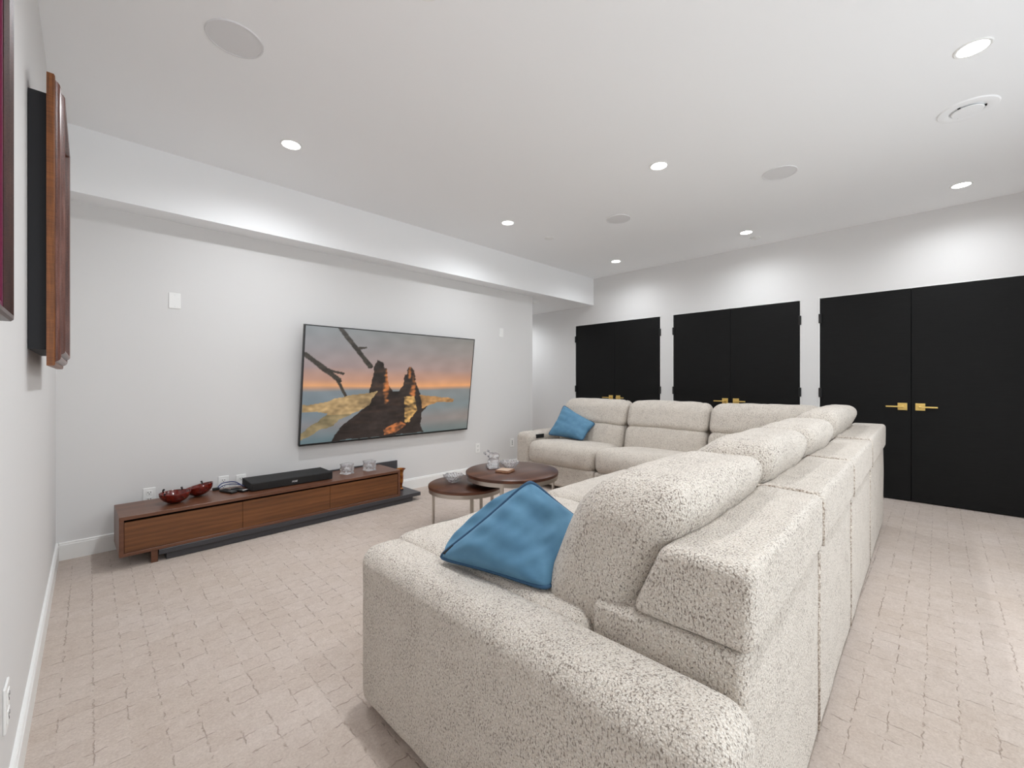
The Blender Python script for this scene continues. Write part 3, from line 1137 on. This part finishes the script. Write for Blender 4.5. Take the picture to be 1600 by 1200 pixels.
def glass_cube(label, c, rz):
    root = empty('glass_cube_holder', (c[0], c[1], CZ1 + 0.0006), rz)
    tag(root, label, 'candle holder', 'clear glass cube candle holders')
    a, h = 0.046, 0.088
    bm = bmesh.new()
    # outer cube with a square well cut from the top, faceted sides
    def ring(s, z, ch):
        k = s * ch
        return [bm.verts.new(p + (z,)) for p in ((s, -s + k), (s, s - k), (s - k, s), (-s + k, s), (-s, s - k), (-s, -s + k), (-s + k, -s), (s - k, -s))]
    R = [ring(a, 0.0, 0.1), ring(a * 0.96, 0.02, 0.3), ring(a, 0.044, 0.1), ring(a * 0.96, 0.066, 0.3), ring(a, h, 0.1), ring(a * 0.72, h, 0.3), ring(a * 0.62, 0.032, 0.4)]
    for A, B in zip(R, R[1:]):
        for i in range(8):
            bm.faces.new((A[i], A[(i + 1) % 8], B[(i + 1) % 8], B[i]))
    bm.faces.new(R[0])
    bm.faces.new(R[-1])
    bm_obj('glass_body', bm, 'crystal', root)
    lathe_obj('tealight', [(0, 0.0325), (0.019, 0.0325), (0.019, 0.045), (0.016, 0.045), (0.015, 0.043), (0, 0.043)], 'white_plastic', root, 24)
    return root


glass_cube('clear glass cube candle holder nearer the soundbar', (1.79, 3.61), 0.25)
glass_cube('clear glass cube candle holder nearer the right end of the bench', (2.0, 3.605), 0.15)

# amber vase on the platform's free end
root = empty('amber_vase', (2.335, 3.62, 0.077))
tag(root, 'small amber glass vase with flared lip standing on the dark platform', 'vase')
lathe_obj('vase_body', [(0, 0.0), (0.026, 0.0), (0.024, 0.012), (0.014, 0.024), (0.016, 0.05), (0.024, 0.085), (0.025, 0.13), (0.023, 0.165), (0.03, 0.19), (0.046, 0.204), (0.047, 0.208), (0.028, 0.196), (0.019, 0.165), (0.018, 0.1), (0, 0.09)], 'amber_glass', root, 36)
lathe_obj('foot', [(0, -0.0002), (0.027, -0.0002), (0.025, 0.011), (0, 0.011)], 'bronze_dark', root, 30)

# ================================================================== television
TW, TH = 1.868, 1.062
tv = empty('television', (2.377, 3.80, 0.583))
tv.rotation_euler = (math.radians(7.6), 0, 0)     # leans forward at the top
tag(tv, 'large flat television showing a glowing sunset seascape, tilted forward on the wall', 'television')
bz = 0.009
boxes('bezel', [((-TW / 2, -0.012, 0), (TW / 2, 0.022, bz * 1.8)), ((-TW / 2, -0.012, TH - bz), (TW / 2, 0.022, TH)),
                ((-TW / 2, -0.012, bz), (-TW / 2 + bz, 0.022, TH - bz)), ((TW / 2 - bz, -0.012, bz), (TW / 2, 0.022, TH - bz))], 'black_plastic', tv, 0.0015)
box('back_case', (-TW / 2 + 0.004, 0.002, 0.004), (TW / 2 - 0.004, 0.024, TH - 0.004), 'black_plastic', tv)
box('wall_bracket', (-0.28, 0.024, 0.33), (0.28, 0.06, 0.62), 'black_metal', tv, 0.004, 1)


def lerp3(stops, v):
    for (p0, c0), (p1, c1) in zip(stops, stops[1:]):
        if v <= p1:
            k = (v - p0) / max(1e-6, p1 - p0)
            return np.array(c0) * (1 - k) + np.array(c1) * k
    return np.array(stops[-1][1], float)


def inside(x, y, poly):
    r = False
    j = len(poly) - 1
    for i in range(len(poly)):
        xi, yi = poly[i]
        xj, yj = poly[j]
        if (yi > y) != (yj > y) and x < (xj - xi) * (y - yi) / (yj - yi) + xi:
            r = not r
        j = i
    return r


SKY = [(0, (140, 143, 143)), (0.18, (152, 146, 146)), (0.34, (168, 146, 142)), (0.44, (196, 150, 128)), (0.51, (236, 170, 118)), (0.535, (190, 150, 126)),
       (0.56, (132, 140, 144)), (0.72, (122, 136, 142)), (0.85, (140, 136, 136)), (1.0, (104, 122, 126))]
# a rocky headland with two sunlit stacks, sandbanks and a bare branch
ROCK = [(0.14, 1.0), (0.19, 0.87), (0.25, 0.80), (0.30, 0.72), (0.31, 0.60), (0.335, 0.52), (0.34, 0.40), (0.352, 0.30), (0.365, 0.265), (0.392, 0.28), (0.40, 0.33), (0.425, 0.345), (0.432, 0.47), (0.455, 0.55),
        (0.50, 0.56), (0.525, 0.50), (0.53, 0.40), (0.545, 0.39), (0.55, 0.33), (0.568, 0.325), (0.59, 0.36), (0.597, 0.46), (0.618, 0.53), (0.64, 0.60), (0.68, 0.66), (0.70, 0.72), (0.66, 0.80), (0.65, 0.90), (0.68, 1.0)]
SAND = [[(0.0, 0.66), (0.12, 0.645), (0.24, 0.58), (0.38, 0.56), (0.30, 0.72), (0.16, 0.84), (0.0, 0.97), (0.0, 0.90), (0.12, 0.74), (0.0, 0.72)],
        [(0.63, 0.60), (0.74, 0.625), (0.88, 0.655), (0.87, 0.69), (0.76, 0.685), (0.66, 0.75)], [(0.535, 0.62), (0.60, 0.62), (0.625, 0.76), (0.58, 0.88), (0.55, 0.88)],
        [(0.42, 0.93), (0.52, 0.86), (0.56, 0.90), (0.50, 0.97), (0.43, 0.985)]]
BRANCH = [((0.15, -0.02), (0.33, 0.33), 0.018), ((0.0, 0.23), (0.17, 0.46), 0.018), ((0.16, 0.45), (0.21, 0.61), 0.012), ((0.10, 0.36), (0.19, 0.40), 0.010), ((0.25, 0.17), (0.30, 0.16), 0.008)]
GX, GY = 300, 170


def tv_color(x, y):
    n1 = noise.noise(Vector((x * 3, y * 14, 0.3)))
    n2 = noise.noise(Vector((x * 14, y * 14, 1.7)))
    n3 = noise.noise(Vector((x * 40, y * 40, 4.2)))
    col = lerp3(SKY, min(1, max(0, y + n1 * 0.025))) * (1 + 0.05 * n2)
    col = col + np.array((10, 2, -6)) * (x - 0.3)
    xw, yw = x + n2 * 0.010 + n3 * 0.005, y + n2 * 0.014 + n3 * 0.006
    for (a, b, w_) in BRANCH:
        ax, ay, bx_, by_ = a[0] * 1.76, a[1], b[0] * 1.76, b[1]
        px, py = xw * 1.76, yw
        L2 = (bx_ - ax) ** 2 + (by_ - ay) ** 2
        k = min(1, max(0, ((px - ax) * (bx_ - ax) + (py - ay) * (by_ - ay)) / L2))
        d = math.hypot(px - ax - k * (bx_ - ax), py - ay - k * (by_ - ay))
        if d < w_ * (1.1 + 0.5 * n2):
            col = np.array((58, 52, 46)) * (1 + 0.4 * n3)
    if inside(xw, yw, ROCK):
        col = np.array((44, 36, 33)) * (1 + 0.35 * n2 + 0.25 * n3)
        # warm light on the right flanks of the two stacks
        for (cx, cy, rx, ry) in ((0.425, 0.50, 0.02, 0.17), (0.59, 0.52, 0.02, 0.15), (0.56, 0.40, 0.012, 0.08)):
            k = 1 - ((x - cx) / rx) ** 2 - ((y - cy) / ry) ** 2 + 1.1 * n2 + 0.9 * n3
            if k > 0:
                m = min(0.9, k * 0.9)
                col = col * (1 - m) + np.array((196, 118, 64)) * m * (1 + 0.3 * n2 + 0.2 * n3)
        col = col + np.array((60, 34, 18)) * max(0, noise.noise(Vector((x * 9, y * 30, 8.0)))) * (1.2 - y)
    for i, poly in enumerate(SAND):
        if inside(xw, yw, poly):
            base = ((176, 148, 106), (176, 132, 84), (204, 160, 96), (190, 112, 62))[i]
            mix_ = min(1.0, max(0.25, 0.85 + 1.2 * n2 + 0.8 * n3)) if i > 1 else 1.0
            col = col * (1 - mix_) + mix_ * np.array(base) * (1 + 0.3 * n2 + 0.22 * n3)
            if i == 0 and y > 0.76:
                col = col * 0.62 + np.array((84, 90, 74)) * 0.38
    return np.clip(col, 0, 255)


vs, fs, cols = [], [], []
x0, x1, z0, z1 = -TW / 2 + bz, TW / 2 - bz, bz * 1.8, TH - bz
for j in range(GY + 1):
    for i in range(GX + 1):
        fx, fy = i / GX, 1 - j / GY
        vs.append((x0 + (x1 - x0) * fx, -0.0085, z0 + (z1 - z0) * (1 - fy)))
        cc = tv_color(fx, fy)
        cols.append(srgb(*cc))
for j in range(GY):
    for i in range(GX):
        a = j * (GX + 1) + i
        fs.append((a, a + 1, a + GX + 2, a + GX + 1))
me = bpy.data.meshes.new('screen')
me.from_pydata(vs, [], fs)
ca = me.color_attributes.new('picture', 'FLOAT_COLOR', 'POINT')
ca.data.foreach_set('color', np.array(cols, dtype=np.float32).ravel())
link('screen', me, 'tv_picture', tv)['label'] = 'lit screen with a sunset seascape of dark rocks'

# ================================================================== framed pictures on the left wall


def frame_loft(name, prof, y0, y1, z0, z1, mat, parent):
    """picture frame in the YZ plane; prof: list of (inset, x)"""
    bm = bmesh.new()
    loops = []
    for ins, x in prof:
        loops.append([bm.verts.new((x, y0 + ins, z0 + ins)), bm.verts.new((x, y1 - ins, z0 + ins)), bm.verts.new((x, y1 - ins, z1 - ins)), bm.verts.new((x, y0 + ins, z1 - ins))])
    k = len(prof)
    for i in range(k):
        A, B = loops[i], loops[(i + 1) % k]
        for j in range(4):
            bm.faces.new((A[j], A[(j + 1) % 4], B[(j + 1) % 4], B[j]))
    return bm_obj(name, bm, mat, parent)


# deep shadow box with moulded frame
py0, py1, pz0, pz1 = 2.055, 2.72, 1.205, 2.228
pic = empty('framed_picture', (0.0, (py0 + py1) / 2, 1.7))
tag(pic, 'picture in a thick moulded brown frame on a deep black box, nearer the television wall', 'picture', 'framed pictures on the side wall')
cy, cz = (py0 + py1) / 2, 1.7
box('shadow_box', (0.001, 2.095 - cy, 1.262 - cz), (0.046, 2.68 - cy, 2.17 - cz), 'shadow_black', pic, 0.001, 1)
frame_loft('outer_moulding', [(0.0, 0.0465), (0.0, 0.064), (0.004, 0.067), (0.014, 0.067), (0.018, 0.0465)], py0 - cy, py1 - cy, pz0 - cz, pz1 - cz, 'frame_oak', pic)
frame_loft('bead_moulding', [(0.0182, 0.0465), (0.0145, 0.068), (0.017, 0.073), (0.022, 0.078), (0.029, 0.081), (0.035, 0.079), (0.038, 0.072), (0.038, 0.0465)], py0 - cy, py1 - cy, pz0 - cz, pz1 - cz, 'frame_mahogany', pic)
frame_loft('inner_moulding', [(0.0382, 0.0465), (0.0382, 0.074), (0.044, 0.086), (0.05, 0.090), (0.058, 0.088), (0.068, 0.062), (0.068, 0.0465)], py0 - cy, py1 - cy, pz0 - cz, pz1 - cz, 'frame_mahogany', pic)
box('artwork', (0.0466, py0 + 0.0682 - cy, pz0 + 0.0682 - cz), (0.052, py1 - 0.0682 - cy, pz1 - 0.0682 - cz), 'painting_dark', pic)

# memorabilia frame with red mat, nearer the camera
qy0, qy1, qz0, qz1 = 0.68, 1.40, 1.29, 2.30
pic2 = empty('framed_picture', (0.0, (qy0 + qy1) / 2, 1.8))
tag(pic2, 'picture with a red mat in a dark brown frame at the left edge', 'picture', 'framed pictures on the side wall')
cy, cz = (qy0 + qy1) / 2, 1.8
frame_loft('frame_moulding', [(0.0, 0.001), (0.0, 0.022), (0.004, 0.027), (0.012, 0.028), (0.018, 0.022), (0.024, 0.014), (0.024, 0.001)], qy0 - cy, qy1 - cy, qz0 - cz, qz1 - cz, 'frame_dark', pic2)
i1, i2 = qy0 + 0.0242 - cy, qy1 - 0.0242 - cy
box('mat_board', (0.002, i1, qz0 + 0.0242 - cz), (0.009, i2, qz1 - 0.0242 - cz), 'mat_red', pic2)
frame_loft('plum_mat', [(0.0245, 0.0091), (0.0245, 0.0125), (0.040, 0.0125), (0.040, 0.0091)], qy0 - cy, qy1 - cy, qz0 - cz, qz1 - cz, 'mat_plum', pic2)
for (a, b, c_, d, m) in ((0.98, 1.275, 1.395, 1.515, 'card_cream'), (0.99, 1.265, 1.405, 1.505, 'card_tan'), (0.98, 1.335, 1.585, 2.20, 'card_cream'), (0.99, 1.325, 1.597, 2.19, 'mat_pink'),
                         (0.75, 0.94, 1.40, 2.20, 'card_cream'), (1.02, 1.29, 1.64, 1.86, 'card_tan')):
    dx = {'card_cream': 0.0, 'mat_pink': 0.0012, 'card_tan': 0.0024}[m]
    box('mounted_card', (0.0091 + dx, a - cy, c_ - cz), (0.0103 + dx, b - cy, d - cz), m, pic2)
